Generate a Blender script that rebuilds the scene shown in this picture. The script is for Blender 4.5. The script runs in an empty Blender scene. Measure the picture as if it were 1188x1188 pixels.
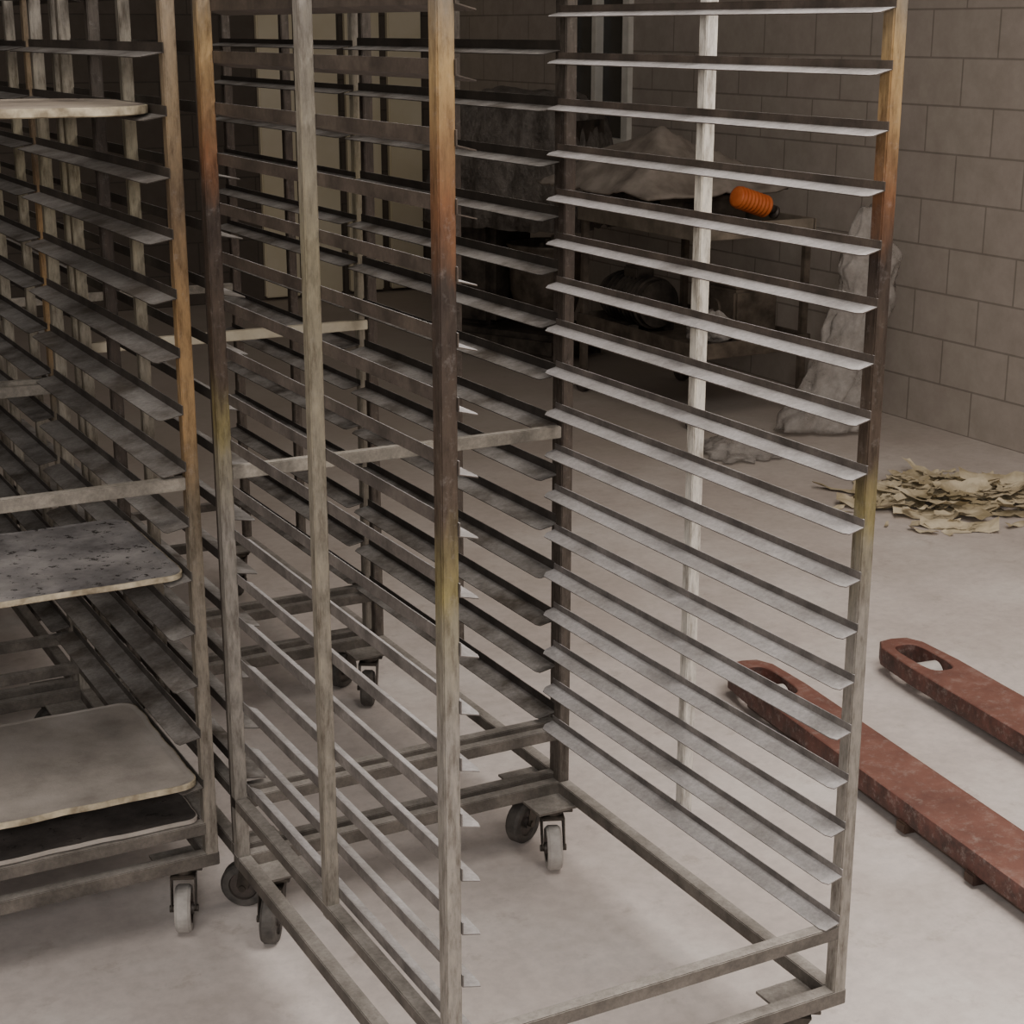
import bpy, bmesh, random
import numpy as np
from math import *
from mathutils import Matrix, Vector, noise
random.seed(7)
SC=bpy.context.scene
COL=SC.collection

# ------------------------------------------------------------ materials
def new_mat(name):
    m=bpy.data.materials.new(name); m.use_nodes=True
    nt=m.node_tree; b=nt.nodes['Principled BSDF']
    return m,nt,b
def N(nt,t,**k):
    n=nt.nodes.new(t)
    for a,v in k.items(): setattr(n,a,v)
    return n
def ramp(nt,stops,interp='LINEAR'):
    r=N(nt,'ShaderNodeValToRGB'); e=r.color_ramp.elements
    r.color_ramp.interpolation=interp
    while len(e)>1: e.remove(e[0])
    e[0].position=stops[0][0]; e[0].color=(*stops[0][1],1)
    for p,c in stops[1:]:
        x=e.new(p); x.color=(*c,1)
    return r
def mixc(nt,a,b,f,mode='MIX'):
    m=N(nt,'ShaderNodeMix',data_type='RGBA',blend_type=mode)
    for s,v in ((m.inputs[6],a),(m.inputs[7],b),(m.inputs[0],f)):
        if hasattr(v,'is_output'): nt.links.new(v,s)
        elif isinstance(v,(int,float)): s.default_value=v
        else: s.default_value=(*v,1)
    return m.outputs[2]
def math_n(nt,op,a,b=0.0,clamp=False):
    m=N(nt,'ShaderNodeMath',operation=op,use_clamp=clamp)
    for s,v in ((m.inputs[0],a),(m.inputs[1],b)):
        if hasattr(v,'is_output'): nt.links.new(v,s)
        else: s.default_value=v
    return m.outputs[0]
def noise_n(nt,scale,detail=4,rough=.6,vec=None):
    n=N(nt,'ShaderNodeTexNoise'); n.inputs['Scale'].default_value=scale
    n.inputs['Detail'].default_value=detail; n.inputs['Roughness'].default_value=rough
    if vec is None:
        g=N(nt,'ShaderNodeNewGeometry'); vec=g.outputs['Position']
    nt.links.new(vec,n.inputs['Vector'])
    return n.outputs['Fac']
def bump(nt,b,h,strength=.3,dist=.003):
    n=N(nt,'ShaderNodeBump'); n.inputs['Strength'].default_value=strength; n.inputs['Distance'].default_value=dist
    nt.links.new(h,n.inputs['Height']); nt.links.new(n.outputs[0],b.inputs['Normal'])

def simple(name,c1,c2,scale=12,rough=.6,metal=0.,bmp=.2,lo=.35,hi=.65):
    m,nt,b=new_mat(name)
    f=noise_n(nt,scale)
    r=ramp(nt,[(lo,c1),(hi,c2)]); nt.links.new(f,r.inputs[0])
    nt.links.new(r.outputs[0],b.inputs['Base Color'])
    b.inputs['Roughness'].default_value=rough; b.inputs['Metallic'].default_value=metal
    if bmp: bump(nt,b,noise_n(nt,scale*5),bmp)
    return m

def post_mat(name,stops,metal=.35,rough=.45):
    m,nt,b=new_mat(name)
    g=N(nt,'ShaderNodeNewGeometry'); sx=N(nt,'ShaderNodeSeparateXYZ'); nt.links.new(g.outputs['Position'],sx.inputs[0])
    mp=N(nt,'ShaderNodeMapping'); nt.links.new(g.outputs['Position'],mp.inputs[0]); mp.inputs['Scale'].default_value=(30,30,6)
    n1=noise_n(nt,1,4,.6,mp.outputs[0])
    oi=N(nt,'ShaderNodeObjectInfo')
    z=math_n(nt,'MULTIPLY',sx.outputs[2],.5)
    z=math_n(nt,'ADD',z,math_n(nt,'MULTIPLY',math_n(nt,'SUBTRACT',n1,.5),.10))
    z=math_n(nt,'ADD',z,math_n(nt,'MULTIPLY',math_n(nt,'SUBTRACT',oi.outputs['Random'],.5),.03))
    r=ramp(nt,stops); nt.links.new(z,r.inputs[0])
    mp2=N(nt,'ShaderNodeMapping'); nt.links.new(g.outputs['Position'],mp2.inputs[0]); mp2.inputs['Scale'].default_value=(90,90,18)
    n2=noise_n(nt,1,5,.7,mp2.outputs[0])
    r2=ramp(nt,[(.3,(.45,.41,.37)),(.52,(1,1,1)),(.75,(1.4,1.36,1.3))]); nt.links.new(n2,r2.inputs[0])
    c=mixc(nt,r.outputs[0],r2.outputs[0],1.0,'MULTIPLY')
    # pale flour film
    d=ramp(nt,[(.55,(0,0,0)),(.78,(.25,.25,.25))]); nt.links.new(noise_n(nt,55,6,.8),d.inputs[0])
    c=mixc(nt,c,(.55,.52,.49),d.outputs[0])
    nt.links.new(c,b.inputs['Base Color'])
    b.inputs['Metallic'].default_value=metal
    rr=ramp(nt,[(.3,(rough+.2,)*3),(.7,(rough-.08,)*3)]); nt.links.new(n2,rr.inputs[0]); nt.links.new(rr.outputs[0],b.inputs['Roughness'])
    bump(nt,b,n2,.15,.002)
    return m
GREY=(.30,.28,.25); BR=(.095,.07,.052); DK=(.06,.045,.037); OR=(.21,.10,.05); GO=(.42,.29,.14); YE=(.26,.22,.10); BG=(.23,.195,.15)
M_post=post_mat('heat_tinted_steel',[(0,GREY),(.40,GREY),(.475,(.26,.235,.17)),(.50,YE),(.545,BR),(.70,DK),(.745,OR),(.79,(.27,.165,.08)),(.83,GO),(.88,BG)])
M_postB=post_mat('golden_tinted_steel',[(0,GREY),(.38,(.24,.21,.165)),(.45,(.17,.135,.09)),(.52,(.36,.235,.115)),(.63,(.34,.215,.10)),(.72,(.17,.12,.075)),(.8,(.29,.215,.13)),(.9,(.31,.25,.18))])
M_postG=post_mat('grey_steel',[(0,GREY),(.5,(.33,.30,.24)),(.7,(.31,.275,.19)),(.9,(.33,.305,.27))])
M_postD=post_mat('dark_steel',[(0,(.13,.115,.10)),(.4,(.09,.073,.06)),(.7,(.055,.042,.034)),(.9,(.11,.095,.08))])
M_postL=post_mat('pale_steel',[(0,(.6,.58,.54)),(.5,(.75,.72,.65)),(.7,(.75,.71,.62)),(.9,(.85,.82,.76))],.2,.35)

def rail_mat(name,side_lo,side_hi,topc,top2,z0=.7,z1=1.3):
    """dusty L rail: dust settled on upward faces, bare steel on the sides (browner higher up, floured lower down)"""
    m,nt,b=new_mat(name)
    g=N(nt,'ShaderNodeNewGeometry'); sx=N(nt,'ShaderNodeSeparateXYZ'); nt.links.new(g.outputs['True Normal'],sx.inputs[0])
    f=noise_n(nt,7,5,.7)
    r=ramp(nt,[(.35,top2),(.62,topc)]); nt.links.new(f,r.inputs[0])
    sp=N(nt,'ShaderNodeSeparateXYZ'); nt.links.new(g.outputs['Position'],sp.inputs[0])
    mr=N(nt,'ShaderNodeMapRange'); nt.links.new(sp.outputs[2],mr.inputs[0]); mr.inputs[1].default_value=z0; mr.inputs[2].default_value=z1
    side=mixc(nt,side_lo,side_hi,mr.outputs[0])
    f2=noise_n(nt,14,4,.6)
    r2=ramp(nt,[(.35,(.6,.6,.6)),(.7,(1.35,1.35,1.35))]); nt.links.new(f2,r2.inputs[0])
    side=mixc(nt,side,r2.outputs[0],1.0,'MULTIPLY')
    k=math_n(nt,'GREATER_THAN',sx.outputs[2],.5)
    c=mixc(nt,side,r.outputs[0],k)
    gr=ramp(nt,[(.35,(.75,.75,.75)),(.7,(1.15,1.15,1.15))]); nt.links.new(noise_n(nt,110,4,.8),gr.inputs[0])
    c=mixc(nt,c,gr.outputs[0],1.0,'MULTIPLY')
    nt.links.new(c,b.inputs['Base Color'])
    b.inputs['Metallic'].default_value=.1; b.inputs['Roughness'].default_value=.62
    return m
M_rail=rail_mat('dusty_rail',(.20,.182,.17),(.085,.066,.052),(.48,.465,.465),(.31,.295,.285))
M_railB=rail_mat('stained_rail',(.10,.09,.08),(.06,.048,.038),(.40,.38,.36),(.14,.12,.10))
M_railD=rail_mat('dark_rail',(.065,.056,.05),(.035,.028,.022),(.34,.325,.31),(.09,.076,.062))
M_base=rail_mat('base_steel',(.15,.133,.115),(.16,.142,.115),(.43,.40,.365),(.24,.22,.195))
M_bar=rail_mat('crossbar_steel',(.27,.245,.21),(.28,.255,.21),(.50,.465,.41),(.28,.255,.21))
M_cream=simple('cream_bar',(.42,.37,.27),(.60,.55,.43),10,.5)
M_fork=simple('caster_fork_dark',(.03,.027,.024),(.10,.085,.07),20,.5,.6)
M_tyre=simple('grey_rubber',(.34,.32,.3),(.50,.48,.45),25,.7)
M_tyreD=simple('dark_rubber',(.04,.037,.034),(.11,.10,.09),25,.7)
M_hub=simple('hub_dark',(.05,.045,.04),(.12,.1,.09),30,.5,.4)

# ------------------------------------------------------------ helpers
def link(o,parent=None):
    COL.objects.link(o)
    if parent: o.parent=parent
    return o
def mesh_from_bm(bm,name,mats,smooth=False):
    me=bpy.data.meshes.new(name); bm.normal_update(); bm.to_mesh(me); bm.free()
    for m in (mats if isinstance(mats,(list,tuple)) else [mats]): me.materials.append(m)
    if smooth:
        for p in me.polygons: p.use_smooth=True
    return me
def bm_box(bm,x0,x1,y0,y1,z0,z1,mi=0,bev=0):
    r=bmesh.ops.create_cube(bm,size=1)
    vs=r['verts']
    for v in vs:
        v.co=Vector(((x0+x1)/2+v.co.x*(x1-x0),(y0+y1)/2+v.co.y*(y1-y0),(z0+z1)/2+v.co.z*(z1-z0)))
    fs={f for v in vs for f in v.link_faces}
    for f in fs: f.material_index=mi
    if bev:
        es={e for v in vs for e in v.link_edges}
        bmesh.ops.bevel(bm,geom=list(es),offset=bev,segments=2,affect='EDGES')
def bm_cyl(bm,c,r,h,axis='Z',seg=24,mi=0,r2=None):
    rr=bmesh.ops.create_cone(bm,cap_ends=True,segments=seg,radius1=r,radius2=r if r2 is None else r2,depth=h)
    vs=rr['verts']
    R={'Z':Matrix.Identity(3),'X':Matrix.Rotation(pi/2,3,'Y'),'Y':Matrix.Rotation(pi/2,3,'X')}[axis]
    for v in vs: v.co=R@v.co+Vector(c)
    for f in {f for v in vs for f in v.link_faces}: f.material_index=mi
def obj(name,me,parent=None,loc=(0,0,0),rot=(0,0,0)):
    o=bpy.data.objects.new(name,me); o.location=loc; o.rotation_euler=rot
    return link(o,parent)
def empty(name,loc,label,cat,group=None,rot=(0,0,0)):
    o=bpy.data.objects.new(name,None); o.empty_display_size=.1; o.location=loc; o.rotation_euler=rot
    link(o); o['label']=label; o['category']=cat
    if group: o['group']=group
    return o
def thing(o,label,cat,group=None):
    o['label']=label; o['category']=cat
    if group: o['group']=group
    return o

# ------------------------------------------------------------ racks
PT=.0125
def post_mesh(h0,h1,mat,t=PT):
    bm=bmesh.new(); bm_box(bm,-t,t,-t,t,h0,h1,0,.002); return mesh_from_bm(bm,'post',mat)
def rail_mesh(L,sgn,mat,w=.032,leg=.012,dip=.008):
    # vertical leg fixed on the post, tray flange dipping slightly toward its lip, clipped corners
    bm=bmesh.new(); t=.0016
    bm_box(bm,-t/2,t/2,0,L,dip-t,dip+leg)
    c=.012
    pts=[(0,0),(sgn*(w-.004),0),(sgn*w,c),(sgn*w,L-c),(sgn*(w-.012),L),(0,L)]
    zz=lambda x:dip*(1-abs(x)/w)
    top=[bm.verts.new((x,y,zz(x))) for x,y in pts]; bot=[bm.verts.new((x,y,zz(x)-t)) for x,y in pts]
    n=len(pts)
    bm.faces.new(top); bm.faces.new(bot[::-1])
    for i in range(n):
        j=(i+1)%n; bm.faces.new((top[j],top[i],bot[i],bot[j]))
    bmesh.ops.recalc_face_normals(bm,faces=bm.faces[:])
    return mesh_from_bm(bm,'tray_rail',mat)
def caster_meshes(tyre):
    bm=bmesh.new()
    bm_box(bm,-.04,.04,-.035,.035,.132,.139,0,.001)
    bm_cyl(bm,(0,0,.125),.022,.016)
    bm_box(bm,-.024,.024,-.022,.026,.108,.117,0,.002)
    for s in (-1,1):
        pts=[(-.022,.114),(.026,.114),(.038,.052),(.030,.042),(.016,.046)]
        a=[bm.verts.new((s*.022,y,z)) for y,z in pts]; b=[bm.verts.new((s*.0245,y,z)) for y,z in pts]
        bm.faces.new(a); bm.faces.new(b[::-1])
        for i in range(5):
            j=(i+1)%5; bm.faces.new((a[i],a[j],b[j],b[i]))
    bm_cyl(bm,(0,.026,.0475),.007,.056,'X',12)
    bmesh.ops.recalc_face_normals(bm,faces=bm.faces[:])
    f=mesh_from_bm(bm,'caster',M_fork)
    bm=bmesh.new()
    prof=[(.0475,-.010),(.0475,.010),(.043,.0155),(.030,.0155),(.028,.011),(.012,.011),(.012,.019),(0.0001,.019)]
    prof=[(.0001,-.019),(.012,-.019),(.012,-.011),(.028,-.011),(.030,-.0155),(.043,-.0155)]+prof
    seg=32; rings=[]
    for i in range(seg):
        a=2*pi*i/seg
        rings.append([bm.verts.new((x,r*cos(a),r*sin(a))) for r,x in prof])
    for i in range(seg):
        p,q=rings[i],rings[(i+1)%seg]
        for k in range(len(prof)-1):
            fc=bm.faces.new((p[k],p[k+1],q[k+1],q[k]))
            fc.material_index=0 if min(prof[k][0],prof[k+1][0])>.0285 else 1
    bmesh.ops.remove_doubles(bm,verts=bm.verts[:],dist=.0003)
    bmesh.ops.recalc_face_normals(bm,faces=bm.faces[:])
    w=mesh_from_bm(bm,'wheel',[tyre,M_hub],False)
    return f,w
CF,CW=caster_meshes(M_tyre)
CFD,CWD=caster_meshes(M_tyreD)
def make_rack(X,Y,W,D,zs,mats,label,railmat,front_bar=None,back_bar=None,e=.0155,H=1.93,rots=(0,0,0,0),basem=None,tall=.14,zt=.292,rw=.032,dark=(0,0,0,0),barm=None,leg=.012,legL=None):
    r=empty('bakery_rack',(X,Y,0),label,'rack','bakery tray racks')
    basem=basem or M_base
    cache={}
    for k,(x,y) in {'NL':(0,0),'NR':(W,0),'ML':(0,D/2),'MR':(W,D/2),'RL':(0,D),'RR':(W,D)}.items():
        h0=tall+.02 if k[0]!='M' else zt-.03
        key=(k[0]=='M',mats[k].name)
        if key not in cache: cache[key]=post_mesh(h0,H,mats[k],PT if k[0]!='M' else .0115)
        obj('post',cache[key],r,(x,y,0))
    rl=rail_mesh(D+2*e,1,railmat,rw,legL or leg); rr=rail_mesh(D+2*e,-1,railmat,rw,leg)
    for z in zs:
        obj('tray_rail',rl,r,(PT,-e,z)); obj('tray_rail',rr,r,(W-PT,-e,z))
    def bar(y,z,h=.012,d=.010):
        bm=bmesh.new(); bm_box(bm,PT,W-PT,-d,d,-h,h,0,.0015)
        obj('crossbar',mesh_from_bm(bm,'crossbar',barm or M_bar),r,(0,y,z))
    bar(0,H-.015); bar(D,H-.015)
    if front_bar: bar(0,front_bar)
    if back_bar: bar(D,back_bar)
    for x in (0,W):
        bm=bmesh.new(); bm_box(bm,-.012,.012,PT,D-PT,-.012,.012,0,.0015)
        obj('top_rail',mesh_from_bm(bm,'top_rail',basem),r,(x,0,H-.015))
    bm=bmesh.new()
    for (z0,z1,o) in ((zt-.026,zt-.002,PT),(tall,tall+.028,PT+.001)):
        for yy in (0,D):
            bm_box(bm,-o,W+o,yy-o*.98,yy+o*.98,z0,z1,0,.0015)
        for xx in (0,W):
            bm_box(bm,xx-o,xx+o,o,D-o,z0+.0005,z1-.0005,0,.0015)
    for xx in (0,W):
        sx=1 if xx==0 else -1
        for yy in (0,D):
            sy=1 if yy==0 else -1
            bm_box(bm,min(xx,xx+sx*.10),max(xx,xx+sx*.10),min(yy,yy+sy*.085),max(yy,yy+sy*.085),tall-.002,tall+.003)
    obj('base_frame',mesh_from_bm(bm,'base_frame',basem),r)
    i=0
    for xx in (.045,W-.045):
        for yy in (.04,D-.04):
            dkk=dark[i]
            c=obj('caster',CFD if dkk else CF,r,(xx,yy,0),(0,0,rots[i])); i+=1
            obj('wheel',CWD if dkk else CW,c,(0,.026,.0475))
    return r
ZA=[1.737-.085*(i-1) for i in range(0,18+1)]
A=make_rack(0,0,.7176,.9226,ZA,dict(NL=M_post,NR=M_post,ML=M_postG,MR=M_postL,RL=M_post,RR=M_postD),
  'tall empty steel tray rack with heat-tinted corner posts, on casters',M_rail,back_bar=.935,rots=(.3,2.6,1.0,2.75),dark=(0,1,0,0),legL=.018)
ZB=[.933+.105*k for k in range(-6,9)]
DB=.96
dk=dict(NL=M_postB,NR=M_postB,ML=M_postD,MR=M_postD,RL=M_postG,RR=M_postG)
XB=-.80
B=make_rack(XB,.965,.75,DB,ZB,dk,'brown-stained steel tray rack holding flour-dusted baking boards',M_railB,front_bar=.915,back_bar=.915,rots=(.3,2.2,2.75,.5),zt=.235,rw=.045,leg=.016)
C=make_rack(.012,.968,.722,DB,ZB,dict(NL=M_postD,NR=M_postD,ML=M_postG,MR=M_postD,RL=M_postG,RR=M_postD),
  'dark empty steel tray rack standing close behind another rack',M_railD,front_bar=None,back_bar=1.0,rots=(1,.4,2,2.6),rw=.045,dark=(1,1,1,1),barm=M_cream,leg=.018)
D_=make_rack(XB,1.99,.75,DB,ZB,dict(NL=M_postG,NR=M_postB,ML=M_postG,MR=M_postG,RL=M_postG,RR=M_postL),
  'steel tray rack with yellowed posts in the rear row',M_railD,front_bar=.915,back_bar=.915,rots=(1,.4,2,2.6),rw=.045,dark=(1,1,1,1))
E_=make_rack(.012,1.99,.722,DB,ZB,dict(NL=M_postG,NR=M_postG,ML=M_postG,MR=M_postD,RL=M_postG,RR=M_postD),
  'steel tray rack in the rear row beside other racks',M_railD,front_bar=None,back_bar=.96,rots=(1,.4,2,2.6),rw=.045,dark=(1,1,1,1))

# ------------------------------------------------------------ baking boards
def board_mat(name,c1,c2,c3,speck):
    m,nt,b=new_mat(name)
    f=noise_n(nt,6,6,.65); r=ramp(nt,[(.32,c1),(.5,c2),(.68,c3)]); nt.links.new(f,r.inputs[0])
    f2=noise_n(nt,38,5,.75); k=ramp(nt,[(speck,(0,0,0)),(speck+.05,(1,1,1))]); nt.links.new(f2,k.inputs[0])
    c=mixc(nt,r.outputs[0],(.02,.016,.014),k.outputs[0])
    nt.links.new(c,b.inputs['Base Color']); b.inputs['Roughness'].default_value=.8
    bump(nt,b,f2,.5,.003)
    return m
M_edge=simple('cream_worn_edge',(.22,.18,.12),(.66,.58,.42),22,.7)
M_bd1=board_mat('tan_board',(.20,.17,.14),(.40,.34,.28),(.55,.48,.38),.66)
M_bd2=board_mat('scorched_board',(.06,.054,.054),(.22,.21,.21),(.40,.38,.37),.57)
M_bd3=board_mat('floured_board',(.30,.27,.24),(.44,.40,.36),(.54,.50,.46),.70)
M_bdD=board_mat('dark_board',(.03,.028,.026),(.08,.07,.065),(.16,.14,.13),.6)
def board(x0,x1,y0,y1,z,mat,label,th=.010,rad=.05,name='baking_tray',edge=None,seed=0):
    bm=bmesh.new(); w=x1-x0; d=y1-y0; pts=[]
    for cx,cy,a0 in ((x1-rad,y0+rad,-90),(x1-rad,y1-rad,0),(x0+rad,y1-rad,90),(x0+rad,y0+rad,180)):
        for i in range(7):
            a=radians(a0+i*15); pts.append((cx+rad*cos(a),cy+rad*sin(a)))
    P=[]
    for i in range(len(pts)):
        p,q=Vector(pts[i]),Vector(pts[(i+1)%len(pts)]); n=max(1,int((q-p).length/.02))
        for k in range(n): P.append(p+(q-p)*k/n)
    P=[p+Vector((noise.noise(Vector((p.x*14,p.y*14,seed))),noise.noise(Vector((p.x*14,p.y*14,seed+9)))))*.005 for p in P]
    cen=Vector(((x0+x1)/2,(y0+y1)/2))
    def ring(s,zz): return [bm.verts.new((cen.x+(p.x-cen.x)*s,cen.y+(p.y-cen.y)*s,zz)) for p in P]
    R=[ring(.985,z),ring(1,z+.002),ring(1,z+th-.001),ring(.992,z+th),ring(.965,z+th-.002),ring(.5,z+th-.003)]
    n=len(P)
    for k in range(len(R)-1):
        for i in range(n):
            j=(i+1)%n; f=bm.faces.new((R[k][i],R[k][j],R[k+1][j],R[k+1][i])); f.material_index=1 if k<3 else 0
    bm.faces.new(R[-1]); bm.faces.new(R[0][::-1])
    bmesh.ops.recalc_face_normals(bm,faces=bm.faces[:])
    me=mesh_from_bm(bm,name,[mat,edge or M_edge])
    o=obj(name,me)
    me.transform(Matrix.Translation((-cen.x,-cen.y,-z))); o.location=(cen.x,cen.y,z)
    return thing(o,label,'baking tray','baking trays on the racks')
bx0,bx1=XB+.022,XB+.75-.018
zb=lambda k:.933+.105*k+.008
board(bx0,bx1+.002,.945,1.36,zb(6),M_bd1,'tan rounded baking board on an upper rack rail',rad=.12,th=.016)
board(bx0,bx1,.955,1.38,zb(-2),M_bd2,'scorched grey baking board with black crumbs and cream edge',rad=.035,th=.012,seed=3)
board(bx0,bx1,.950,1.41,zb(-6),M_bd3,'flour-dusted taupe baking board on the lowest rail',rad=.035,th=.014,seed=5)
board(bx0,bx1,.96,1.5,.2345,M_bdD,'blackened baking board resting on the rack base',rad=.03,seed=8,edge=M_bd3)

# ------------------------------------------------------------ room
XW=4.2; YB=8.5
def structure(o): o['kind']='structure'; return o
m,nt,b=new_mat('dusty_concrete_floor')
f=noise_n(nt,1.6,6,.65); r=ramp(nt,[(.3,(.55,.49,.455)),(.5,(.68,.62,.585)),(.68,(.82,.77,.735))]); nt.links.new(f,r.inputs[0])
f2=noise_n(nt,30,6,.7); r2=ramp(nt,[(.3,(.84,.84,.84)),(.6,(1,1,1))]); nt.links.new(f2,r2.inputs[0])
c=mixc(nt,r.outputs[0],r2.outputs[0],1.0,'MULTIPLY')
f3=noise_n(nt,9,5,.75); r3=ramp(nt,[(.28,(.78,.76,.74)),(.42,(1,1,1))]); nt.links.new(f3,r3.inputs[0])
c=mixc(nt,c,r3.outputs[0],1.0,'MULTIPLY')
# floor colour blends to a darker brown toward the far end
g=N(nt,'ShaderNodeNewGeometry'); sx=N(nt,'ShaderNodeSeparateXYZ'); nt.links.new(g.outputs['Position'],sx.inputs[0])
dy=math_n(nt,'ADD',sx.outputs[1],math_n(nt,'MULTIPLY',noise_n(nt,1.1,5),2.2))
mr=N(nt,'ShaderNodeMapRange'); nt.links.new(dy,mr.inputs[0]); mr.inputs[1].default_value=2.6; mr.inputs[2].default_value=6.0; mr.inputs[4].default_value=.75
c=mixc(nt,c,(.30,.255,.205),mr.outputs[0])
nt.links.new(c,b.inputs['Base Color'])
b.inputs['Roughness'].default_value=.65; bump(nt,b,f2,.12,.002)
bm=bmesh.new(); bm_box(bm,-5,XW,-4.5,YB,-.1,0); structure(obj('floor',mesh_from_bm(bm,'floor',m)))
def block_mat(name,ax,c1,c2,mort):
    m,nt,b=new_mat(name)
    g=N(nt,'ShaderNodeNewGeometry'); s=N(nt,'ShaderNodeSeparateXYZ'); nt.links.new(g.outputs['Position'],s.inputs[0])
    cb=N(nt,'ShaderNodeCombineXYZ'); nt.links.new(s.outputs[ax],cb.inputs[0]); nt.links.new(s.outputs[2],cb.inputs[1])
    br=N(nt,'ShaderNodeTexBrick'); nt.links.new(cb.outputs[0],br.inputs['Vector'])
    br.inputs['Scale'].default_value=1; br.inputs['Brick Width'].default_value=.4; br.inputs['Row Height'].default_value=.2
    br.inputs['Mortar Size'].default_value=.005; br.inputs['Mortar Smooth'].default_value=.3
    br.inputs['Color1'].default_value=(*c1,1); br.inputs['Color2'].default_value=(*c2,1); br.inputs['Mortar'].default_value=(*mort,1)
    f=noise_n(nt,9,6,.7); r=ramp(nt,[(.3,(.86,.85,.83)),(.65,(1.04,1.04,1.04))]); nt.links.new(f,r.inputs[0])
    nt.links.new(mixc(nt,br.outputs[0],r.outputs[0],1.0,'MULTIPLY'),b.inputs['Base Color'])
    b.inputs['Roughness'].default_value=.85
    h=math_n(nt,'SUBTRACT',math_n(nt,'MULTIPLY',noise_n(nt,60),.2),br.outputs['Fac'])
    bump(nt,b,h,.3,.004)
    return m
M_wr=block_mat('concrete_block_painted',1,(.385,.34,.30),(.405,.36,.315),(.25,.22,.19))
M_wb=block_mat('concrete_block_dark',0,(.11,.093,.078),(.125,.107,.09),(.08,.07,.06))
wy0,wy1,wz0,wz1=6.2,6.95,1.05,2.4
bm=bmesh.new()
bm_box(bm,XW,XW+.2,-4.5,wy0,0,3.2); bm_box(bm,XW,XW+.2,wy1,YB,0,3.2)
bm_box(bm,XW,XW+.2,wy0,wy1,0,wz0); bm_box(bm,XW,XW+.2,wy0,wy1,wz1,3.2)
structure(obj('wall_right',mesh_from_bm(bm,'wall_right',M_wr)))
bm=bmesh.new(); bm_box(bm,-5,XW+.2,YB,YB+.2,0,3.2); structure(obj('wall_back',mesh_from_bm(bm,'wall_back',M_wb)))
M_white=simple('white_frame_paint',(.66,.64,.58),(.80,.78,.72),10,.5)
M_glass=simple('dark_glass',(.03,.03,.03),(.05,.05,.05),3,.15,0,0)
w=empty('window_1',(XW,(wy0+wy1)/2,wz0),'white framed window with dark panes','window'); w['kind']='structure'
bm=bmesh.new(); hw=(wy1-wy0)/2; h=wz1-wz0
for a in (-hw,hw-.07): bm_box(bm,-.03,.06,a,a+.07,0,h,0,.003)
bm_box(bm,-.03,.06,-.025,.025,.07,h-.07,0,.003)
for a in (0,h-.07): bm_box(bm,-.035,.06,-hw,hw,a,a+.07,0,.003)
obj('window_frame',mesh_from_bm(bm,'window_frame',M_white),w)
bm=bmesh.new(); bm_box(bm,.02,.03,-hw+.06,hw-.06,.06,h-.06); obj('window_pane',mesh_from_bm(bm,'window_pane',M_glass),w)
M_door=simple('beige_door_paint',(.78,.70,.50),(.88,.81,.63),2,.6)
dd=empty('door_1',(3.4,YB,0),'beige panelled door with dark gaps','door'); dd['kind']='structure'
bm=bmesh.new()
for i in range(4):
    x=-.6+i*.3; bm_box(bm,x+.03,x+.27,-.05,-.001,.02,2.4,0,.008)
obj('door_panel',mesh_from_bm(bm,'door_panel',M_door),dd)

# ------------------------------------------------------------ pallet jack
def jack_mat():
    m,nt,b=new_mat('worn_red_paint')
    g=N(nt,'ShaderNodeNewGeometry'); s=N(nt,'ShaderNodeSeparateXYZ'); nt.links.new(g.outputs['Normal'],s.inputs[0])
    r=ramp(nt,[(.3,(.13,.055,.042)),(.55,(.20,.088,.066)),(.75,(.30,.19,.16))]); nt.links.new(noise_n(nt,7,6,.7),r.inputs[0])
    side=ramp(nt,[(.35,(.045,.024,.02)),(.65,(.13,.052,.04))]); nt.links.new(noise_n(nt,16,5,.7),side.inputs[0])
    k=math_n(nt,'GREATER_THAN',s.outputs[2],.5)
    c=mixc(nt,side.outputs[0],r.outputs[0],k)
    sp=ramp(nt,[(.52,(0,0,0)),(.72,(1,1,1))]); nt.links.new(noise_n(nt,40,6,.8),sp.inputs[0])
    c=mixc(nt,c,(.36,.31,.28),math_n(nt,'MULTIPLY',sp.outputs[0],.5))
    nt.links.new(c,b.inputs['Base Color']); b.inputs['Roughness'].default_value=.65
    bump(nt,b,noise_n(nt,50,5,.7),.3,.002)
    return m
M_red=jack_mat()
M_redd=simple('dark_jack_metal',(.05,.03,.025),(.11,.07,.05),18,.6,.4)
M_nylon=simple('pale_nylon',(.5,.48,.45),(.62,.6,.56),20,.5)
pj=empty('pallet_jack',(1.712,.42,0),'dusty red-brown pallet jack with two long worn forks','pallet jack',rot=(0,0,-.125))
def fork_mesh():
    L0,L1=-.55,1.05; hw=.074
    out=[(-hw,L0),(hw,L0),(hw,L1-.20),(hw*.86,L1-.05),(hw*.55,L1-.008),(0,L1),(-hw*.55,L1-.008),(-hw*.86,L1-.05),(-hw,L1-.20)]
    inn=[]
    a,bb,cx,cy=.045,.105,0,L1-.15
    for i in range(24):
        t=2*pi*i/24
        inn.append((cx+a*abs(cos(t))**.6*(1 if cos(t)>0 else -1),cy+bb*abs(sin(t))**.6*(1 if sin(t)>0 else -1)))
    cu=bpy.data.curves.new('fork','CURVE'); cu.dimensions='2D'; cu.fill_mode='BOTH'; cu.extrude=.022; cu.bevel_depth=.004; cu.bevel_resolution=1
    for P in (out,inn):
        s=cu.splines.new('POLY'); s.points.add(len(P)-1); s.use_cyclic_u=True
        for p,q in zip(s.points,P): p.co=(q[0],q[1],0,1)
    o=bpy.data.objects.new('tmp',cu); COL.objects.link(o)
    bpy.context.view_layer.update()
    me=bpy.data.meshes.new_from_object(o.evaluated_get(bpy.context.evaluated_depsgraph_get()))
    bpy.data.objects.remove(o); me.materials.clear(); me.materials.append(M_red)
    return me
FM=fork_mesh()
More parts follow.
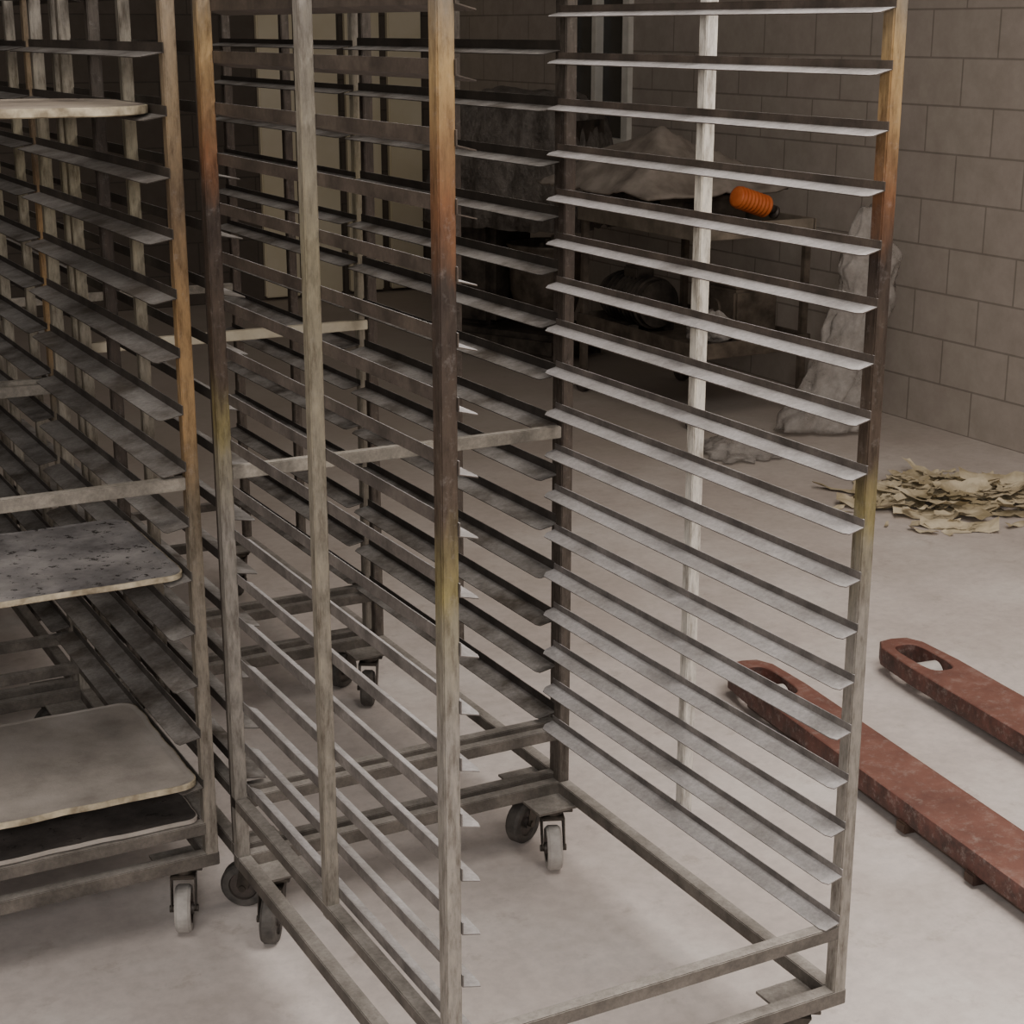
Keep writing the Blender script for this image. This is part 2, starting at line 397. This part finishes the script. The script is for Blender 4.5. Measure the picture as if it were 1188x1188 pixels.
for sx in (-.237,.237):
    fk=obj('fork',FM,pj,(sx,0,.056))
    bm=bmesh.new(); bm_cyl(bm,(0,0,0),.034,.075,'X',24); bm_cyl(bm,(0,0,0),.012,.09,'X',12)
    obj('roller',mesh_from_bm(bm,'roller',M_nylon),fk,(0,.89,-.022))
    bm=bmesh.new(); bm_cyl(bm,(0,.25,0),.009,1.3,'Y',10)
    for yy in (-.1,.15,.42,.62): bm_box(bm,-.03,.03,yy,yy+.035,-.012,.012,0,.003)
    obj('push_rod',mesh_from_bm(bm,'push_rod',M_redd),fk,(-.055 if sx<0 else .0,0,-.036))
bm=bmesh.new(); bm_box(bm,-.315,.315,-.62,-.53,.03,.30,0,.012); bm_box(bm,-.12,.12,-.74,-.62,.12,.36,0,.02)
obj('fork_carriage',mesh_from_bm(bm,'fork_carriage',M_red),pj)
bm=bmesh.new()
for s in (-.06,.06): bm_cyl(bm,(s,-.78,.09),.09,.05,'X',28)
obj('steering_wheel_pair',mesh_from_bm(bm,'steering_wheel_pair',M_tyre),pj)
bm=bmesh.new(); bm_cyl(bm,(0,-.76,.28),.045,.26,'Z',20); bm_cyl(bm,(0,-.78,.80),.017,.85,'Z',14); bm_box(bm,-.12,.12,-.80,-.77,1.2,1.24,0,.01)
bm_box(bm,-.12,-.09,-.80,-.77,1.2,1.38,0,.01); bm_box(bm,.09,.12,-.80,-.77,1.2,1.38,0,.01); bm_box(bm,-.12,.12,-.80,-.77,1.35,1.38,0,.01)
obj('tow_handle',mesh_from_bm(bm,'tow_handle',M_redd),pj)

# ------------------------------------------------------------ scraps
M_scrap=simple('yellowed_scrap',(.33,.27,.16),(.72,.64,.47),7,.85,0,.3)
def scrap_pile(name,cx,cy,sx,sy,n,smin,smax,mat,seed,h=.05):
    rnd=random.Random(seed); bm=bmesh.new()
    for i in range(n):
        u,v=rnd.gauss(0,.5),rnd.gauss(0,.5)
        if u*u+v*v>1.4: u*=.5; v*=.5
        L=rnd.uniform(smin,smax) if rnd.random()<.25 else rnd.uniform(smin,smin*2.2)
        Wd=L*rnd.uniform(.15,.5)
        ang=rnd.uniform(0,2*pi) if rnd.random()<.5 else rnd.gauss(-.4,.4); z0=rnd.uniform(.002,h)*max(.1,1-(u*u+v*v)*.8)
        curl=rnd.uniform(-.3,.5); tilt=rnd.uniform(-.35,.35)
        g=[]
        for a in range(9):
            row=[]
            for c in range(4):
                s=(a/8-.5)*L; t=(c/3-.5)*Wd*(1-abs(a/8-.5)*rnd.uniform(.2,1.2))
                z=z0+abs(curl)*s*s*2.0/L*.5+t*tilt+noise.noise(Vector((s*25+i,t*25,i)))*.018
                x=s*cos(ang)-t*sin(ang); y=s*sin(ang)+t*cos(ang)
                row.append(bm.verts.new((cx+u*sx+x,cy+v*sy+y,max(.002,z))))
            g.append(row)
        for a in range(8):
            for c in range(3): bm.faces.new((g[a][c],g[a+1][c],g[a+1][c+1],g[a][c+1]))
    me=mesh_from_bm(bm,name,mat)
    me.transform(Matrix.Translation((-cx,-cy,0)))
    o=obj(name,me,loc=(cx,cy,0)); o['kind']='stuff'; return o
sp=scrap_pile('scrap_pile',3.45,2.64,.44,.36,330,.035,.32,M_scrap,3,.06)
thing(sp,'loose pile of pale yellowed torn scraps on the floor by the wall','debris')

# ------------------------------------------------------------ cart with clutter
M_cart=simple('cart_dull_metal',(.07,.057,.045),(.18,.15,.12),10,.5,.4)
M_cartT=simple('cart_tray_metal',(.16,.138,.11),(.30,.26,.21),8,.5,.3)
M_dkmach=simple('grimy_machine_metal',(.022,.019,.017),(.10,.085,.07),9,.5,.4)
ct=empty('work_cart',(3.5,4.55,0),'worn metal two-shelf work cart against the block wall','cart')
hx,hy=.31,.5
def box_tray(z,lip,mat):
    bm=bmesh.new()
    bm_box(bm,-hx,hx,-hy,hy,z-.012,z)
    for s in (-1,1):
        bm_box(bm,s*hx-.008,s*hx+.008,-hy-.008,hy+.008,z-.02,z+lip,0,.002)
        bm_box(bm,-hx,hx,s*hy-.008,s*hy+.008,z-.02,z+lip,0,.002)
    return mesh_from_bm(bm,'shelf',mat)
obj('shelf',box_tray(.86,.05,M_cartT),ct); obj('shelf',box_tray(.34,.05,M_cart),ct)
for x in (-hx+.02,hx-.02):
    for y in (-hy+.02,hy-.02):
        bm=bmesh.new(); bm_box(bm,-.016,.016,-.016,.016,.11,.85,0,.003); obj('leg',mesh_from_bm(bm,'leg',M_cart),ct,(x,y,0))
        bm=bmesh.new(); bm_cyl(bm,(0,0,.055),.055,.03,'X',24); bm_box(bm,-.022,.022,-.012,.012,.055,.115,0,.003); obj('wheel',mesh_from_bm(bm,'wheel',M_hub),ct,(x,y,0))
bm=bmesh.new()
bm_box(bm,-.24,.24,-.3,.3,0,.012)
for s in (-1,1):
    bm_box(bm,s*.24-.008,s*.24+.008,-.3,.3,0,.13,0,.003); bm_box(bm,-.24,.24,s*.3-.008,s*.3+.008,0,.13,0,.003)
bm_box(bm,-.26,.26,-.32,-.3,.11,.13); bm_box(bm,-.26,.26,.3,.32,.11,.13); bm_box(bm,-.26,-.24,-.32,.32,.11,.13); bm_box(bm,.24,.26,-.32,.32,.11,.13)
thing(obj('crate',mesh_from_bm(bm,'crate',M_dkmach),loc=(3.46,4.72,.8605)),'dark open crate on the work cart','crate')
M_tarp=simple('brown_sacking',(.17,.145,.12),(.33,.29,.25),6,.85,0,.3)
def draped(name,cx,cy,z,rx,ry,hgt,mat,ang,seed,th=.012,pw=1.2,parent=None):
    bm=bmesh.new(); n=34; g=[]
    for i in range(n):
        row=[]
        for j in range(n):
            u=i/(n-1)*2-1; v=j/(n-1)*2-1
            d=max(abs(u),abs(v))
            zz=hgt*(1-d**pw)+noise.noise(Vector((u*2.5,v*2.5,seed)))*min(hgt,.27)*.14+noise.noise(Vector((u*7,v*7,seed)))*min(hgt,.27)*.07
            k=1+.06*noise.noise(Vector((v*3,seed,0)))+(.10*noise.noise(Vector((u*9,v*9,seed))) if pw>2 else 0)
            x,y=u*rx*k,v*ry*k
            row.append(bm.verts.new((x*cos(ang)-y*sin(ang),x*sin(ang)+y*cos(ang),max(zz,0.0)+th)))
        g.append(row)
    for i in range(n-1):
        for j in range(n-1): bm.faces.new((g[i][j],g[i+1][j],g[i+1][j+1],g[i][j+1]))
    me=mesh_from_bm(bm,name,mat,True)
    o=obj(name,me,parent,loc=(cx,cy,z)); md=o.modifiers.new('s','SOLIDIFY'); md.thickness=th; md.offset=-1
    return o
thing(draped('sacking_cover',3.48,4.80,.992,.40,.46,.27,M_tarp,.05,2),'brown sacking draped in a peak over a crate','cover')
M_or=simple('orange_plastic',(.60,.12,.02),(.72,.2,.05),15,.5,0,.1)
bm=bmesh.new(); seg=28; prof=[]; Ln=.2
K=45
for k in range(K+1):
    t=k/K; x=(t-.5)*Ln; rr=.048*(1+.07*sin(t*2*pi*9))*(1-.45*max(0,(abs(t-.5)*2-.9)/.1))
    prof.append((x,rr))
rings=[[bm.verts.new((x,rr*cos(2*pi*i/seg),rr*sin(2*pi*i/seg))) for i in range(seg)] for x,rr in prof]
for k in range(K):
    for i in range(seg):
        j=(i+1)%seg; bm.faces.new((rings[k][i],rings[k][j],rings[k+1][j],rings[k+1][i]))
bm.faces.new(rings[0]); bm.faces.new(rings[-1][::-1]); bmesh.ops.recalc_face_normals(bm,faces=bm.faces[:])
bm_cyl(bm,(.12,0,0),.02,.05,'X',16,1); bm_cyl(bm,(.15,0,-.01),.03,.012,'X',16,1)
thing(obj('cord_reel',mesh_from_bm(bm,'cord_reel',[M_or,M_hub],True),loc=(3.58,4.21,.978),rot=(0,.30,.1)),'bright orange ribbed roll lying on the cart','roll')
bm=bmesh.new(); bm_cyl(bm,(0,0,.14),.11,.36,'Y',28)
for i in range(9): bm_cyl(bm,(0,-.14+i*.035,.14),.122,.008,'Y',28)
bm_cyl(bm,(0,-.22,.14),.018,.1,'Y',12); bm_cyl(bm,(0,.19,.14),.095,.05,'Y',28); bm_box(bm,-.05,.05,-.06,.06,.24,.30,0,.008)
bm_box(bm,-.13,-.07,-.12,.12,0,.04,0,.004); bm_box(bm,.07,.13,-.12,.12,0,.04,0,.004)
thing(obj('electric_motor',mesh_from_bm(bm,'electric_motor',M_dkmach),loc=(3.36,4.78,.3405)),'grimy finned electric motor on the lower cart shelf','motor')
bm=bmesh.new()
bm_box(bm,-.12,.12,-.16,.16,0,.24,0,.012); bm_box(bm,-.10,.10,-.14,.14,.24,.262,0,.006); bm_cyl(bm,(-.121,0,.14),.05,.02,'X',20); bm_box(bm,-.128,-.12,-.12,-.08,.04,.08,0,.003)
thing(obj('control_box',mesh_from_bm(bm,'control_box',M_cart),loc=(3.64,4.38,.3405)),'dark metal control box on the lower cart shelf','box')
# plastic-wrapped mixer farther back
mx=empty('dough_mixer',(3.45,6.1,0),'dark grimy dough mixer partly covered in dusty plastic','mixer',rot=(0,0,.45))
bm=bmesh.new(); bm_box(bm,-.28,.28,-.42,.36,.03,.16,0,.03)
for x in (-.22,.22):
    for y in (-.34,.28): bm_cyl(bm,(x,y,.015),.03,.03,'Z',14)
obj('base',mesh_from_bm(bm,'base',M_dkmach),mx)
bm=bmesh.new(); bm_box(bm,-.2,.2,.06,.34,.15,1.12,0,.04); obj('column',mesh_from_bm(bm,'column',M_dkmach),mx)
bm=bmesh.new(); bm_box(bm,-.24,.24,-.40,.36,1.05,1.32,0,.06); bm_cyl(bm,(0,-.2,.99),.05,.14,'Z',20); obj('head',mesh_from_bm(bm,'head',M_dkmach),mx)
bm=bmesh.new(); seg=40
pr=[(.10,.20),(.22,.24),(.27,.36),(.285,.58),(.30,.60),(.30,.615),(.275,.61),(.262,.37),(.20,.26),(.001,.23)]
rg=[[bm.verts.new((r0*cos(2*pi*i/seg),-.16+r0*sin(2*pi*i/seg),z0)) for i in range(seg)] for r0,z0 in pr]
for k in range(len(pr)-1):
    for i in range(seg):
        j=(i+1)%seg; bm.faces.new((rg[k][i],rg[k][j],rg[k+1][j],rg[k+1][i]))
bmesh.ops.recalc_face_normals(bm,faces=bm.faces[:]); bm_cyl(bm,(0,-.16,.18),.08,.06,'Z',20)
for v in bm.verts: v.co.x*=.72; v.co.y=-.16+(v.co.y+.16)*.72
obj('bowl',mesh_from_bm(bm,'bowl',M_cart,True),mx)
bm=bmesh.new()
for i in range(30):
    t=i/29; a=t*4*pi; rr=.03+.09*t
    bm_box(bm,rr*cos(a)-.012,rr*cos(a)+.012,-.2+rr*.8*sin(a)-.012,-.2+rr*.8*sin(a)+.012,.93-.55*t-.02,.93-.55*t+.02,0,.004)
obj('dough_hook',mesh_from_bm(bm,'dough_hook',M_cartT),mx)
m,nt,b=new_mat('dusty_film'); M_film=m
r=ramp(nt,[(.35,(.08,.07,.06)),(.7,(.28,.255,.23))]); nt.links.new(noise_n(nt,7,6,.75),r.inputs[0]); nt.links.new(r.outputs[0],b.inputs['Base Color'])
b.inputs['Roughness'].default_value=.3; b.inputs['Alpha'].default_value=.75; bump(nt,b,noise_n(nt,14,5,.7),.9,.03)
draped('plastic_cover',0,-.02,.70,.33,.46,.70,M_film,0,7,.004,6,mx)
# plastic bags
m,nt,b=new_mat('thin_milky_plastic'); M_pl=m
f=noise_n(nt,9,5,.7); r=ramp(nt,[(.35,(.40,.365,.33)),(.65,(.74,.70,.66))]); nt.links.new(f,r.inputs[0]); nt.links.new(r.outputs[0],b.inputs['Base Color'])
b.inputs['Roughness'].default_value=.2; b.inputs['Alpha'].default_value=.48; bump(nt,b,noise_n(nt,25,6,.7),.8,.02)
def bag(name,path,rad,seed,label,sq=.45):
    bm=bmesh.new(); seg=48; rings=[]; n=(len(path)-1)*10
    for k in range(n+1):
        t=k/n*(len(path)-1); i=min(int(t),len(path)-2); f=t-i
        p=Vector(path[i]).lerp(Vector(path[i+1]),f); r0=rad[i]*(1-f)+rad[i+1]*f
        ring=[]
        for j in range(seg):
            a=2*pi*j/seg
            rid=1-abs(noise.noise(Vector((cos(a)*5,sin(a)*5,t*1.3+seed))))*2
            q=1+.4*noise.noise(Vector((cos(a)*2.2,sin(a)*2.2,t*1.2+seed)))+.38*(rid-.6)
            v=p+Vector((cos(a)*r0*q*.88-sin(a)*r0*q*sq*.48,-cos(a)*r0*q*.48-sin(a)*r0*q*sq*.88,noise.noise(Vector((a,t*2,seed)))*.02))
            v.z=max(v.z,.004); ring.append(bm.verts.new(v))
        rings.append(ring)
    for k in range(n):
        for j in range(seg):
            jj=(j+1)%seg; bm.faces.new((rings[k][j],rings[k][jj],rings[k+1][jj],rings[k+1][j]))
    bm.faces.new(rings[0]); bm.faces.new(rings[-1][::-1]); bmesh.ops.recalc_face_normals(bm,faces=bm.faces[:])
    me=mesh_from_bm(bm,name,M_pl,True)
    c=Vector(path[-1]); c.z=0
    me.transform(Matrix.Translation(-c)); o=obj(name,me,loc=c)
    return thing(o,label,'plastic bag')
bag('plastic_bag',[(3.95,3.86,.97),(3.95,3.84,.80),(3.93,3.82,.6),(3.86,3.80,.38),(3.76,3.77,.18),(3.66,3.76,.02)],[.03,.10,.12,.13,.15,.17],1,'crumpled translucent plastic bag slumped beside the cart')
bag('plastic_bag',[(3.40,4.22,.50),(3.40,4.22,.44),(3.40,4.22,.375)],[.03,.09,.10],5,'small crumpled milky plastic bag on the cart shelf',.7)
bag('plastic_bag',[(3.17,3.62,.10),(3.16,3.62,.06),(3.15,3.62,.01)],[.05,.13,.2],9,'flattened translucent plastic bag on the floor',.8)

# ------------------------------------------------------------ lights
def area(name,loc,size,power,col,target=None,sy=None):
    l=bpy.data.lights.new(name,'AREA'); l.size=size; l.energy=power; l.color=col
    if sy: l.shape='RECTANGLE'; l.size_y=sy
    o=bpy.data.objects.new(name,l); o.location=loc; COL.objects.link(o)
    if target is not None: o.rotation_euler=(Vector(target)-Vector(loc)).to_track_quat('-Z','Y').to_euler()
    return o
area('ceiling_or_fill_light',(1.1,-.7,3.1),1.8,100,(1,.92,.85))
area('ceiling_or_fill_light',(2.6,1.6,3.1),1.2,24,(1,.87,.76))
area('ceiling_or_fill_light',(-1.2,-.2,3.1),1.2,26,(1,.92,.85))  # unseen fill added overhead to brighten the left racks
area('fill_behind_camera',(-1.7,-3.0,2.2),1.0,75,(1,.94,.90),(.2,.8,.5))  # unseen fill light added behind the camera, aimed at the racks
wd=bpy.data.worlds.new('w'); SC.world=wd; wd.use_nodes=True
wd.node_tree.nodes['Background'].inputs[0].default_value=(1,.88,.78,1); wd.node_tree.nodes['Background'].inputs[1].default_value=.12

# ------------------------------------------------------------ camera
yaw,pit,rol=.4945,.2809,.0012
fw=Vector((sin(yaw)*cos(pit),cos(yaw)*cos(pit),-sin(pit)))
r0=Vector((cos(yaw),-sin(yaw),0)); u0=r0.cross(fw)
r1=r0*cos(rol)+u0*sin(rol); u1=-r0*sin(rol)+u0*cos(rol)
M=Matrix((( r1.x,u1.x,-fw.x,-.937),(r1.y,u1.y,-fw.y,-1.9226),(r1.z,u1.z,-fw.z,1.7129),(0,0,0,1)))
cd=bpy.data.cameras.new('camera'); cd.sensor_width=36; cd.lens=36*1939/1188; cd.clip_start=.05
co=bpy.data.objects.new('camera',cd); co.matrix_world=M; COL.objects.link(co); SC.camera=co
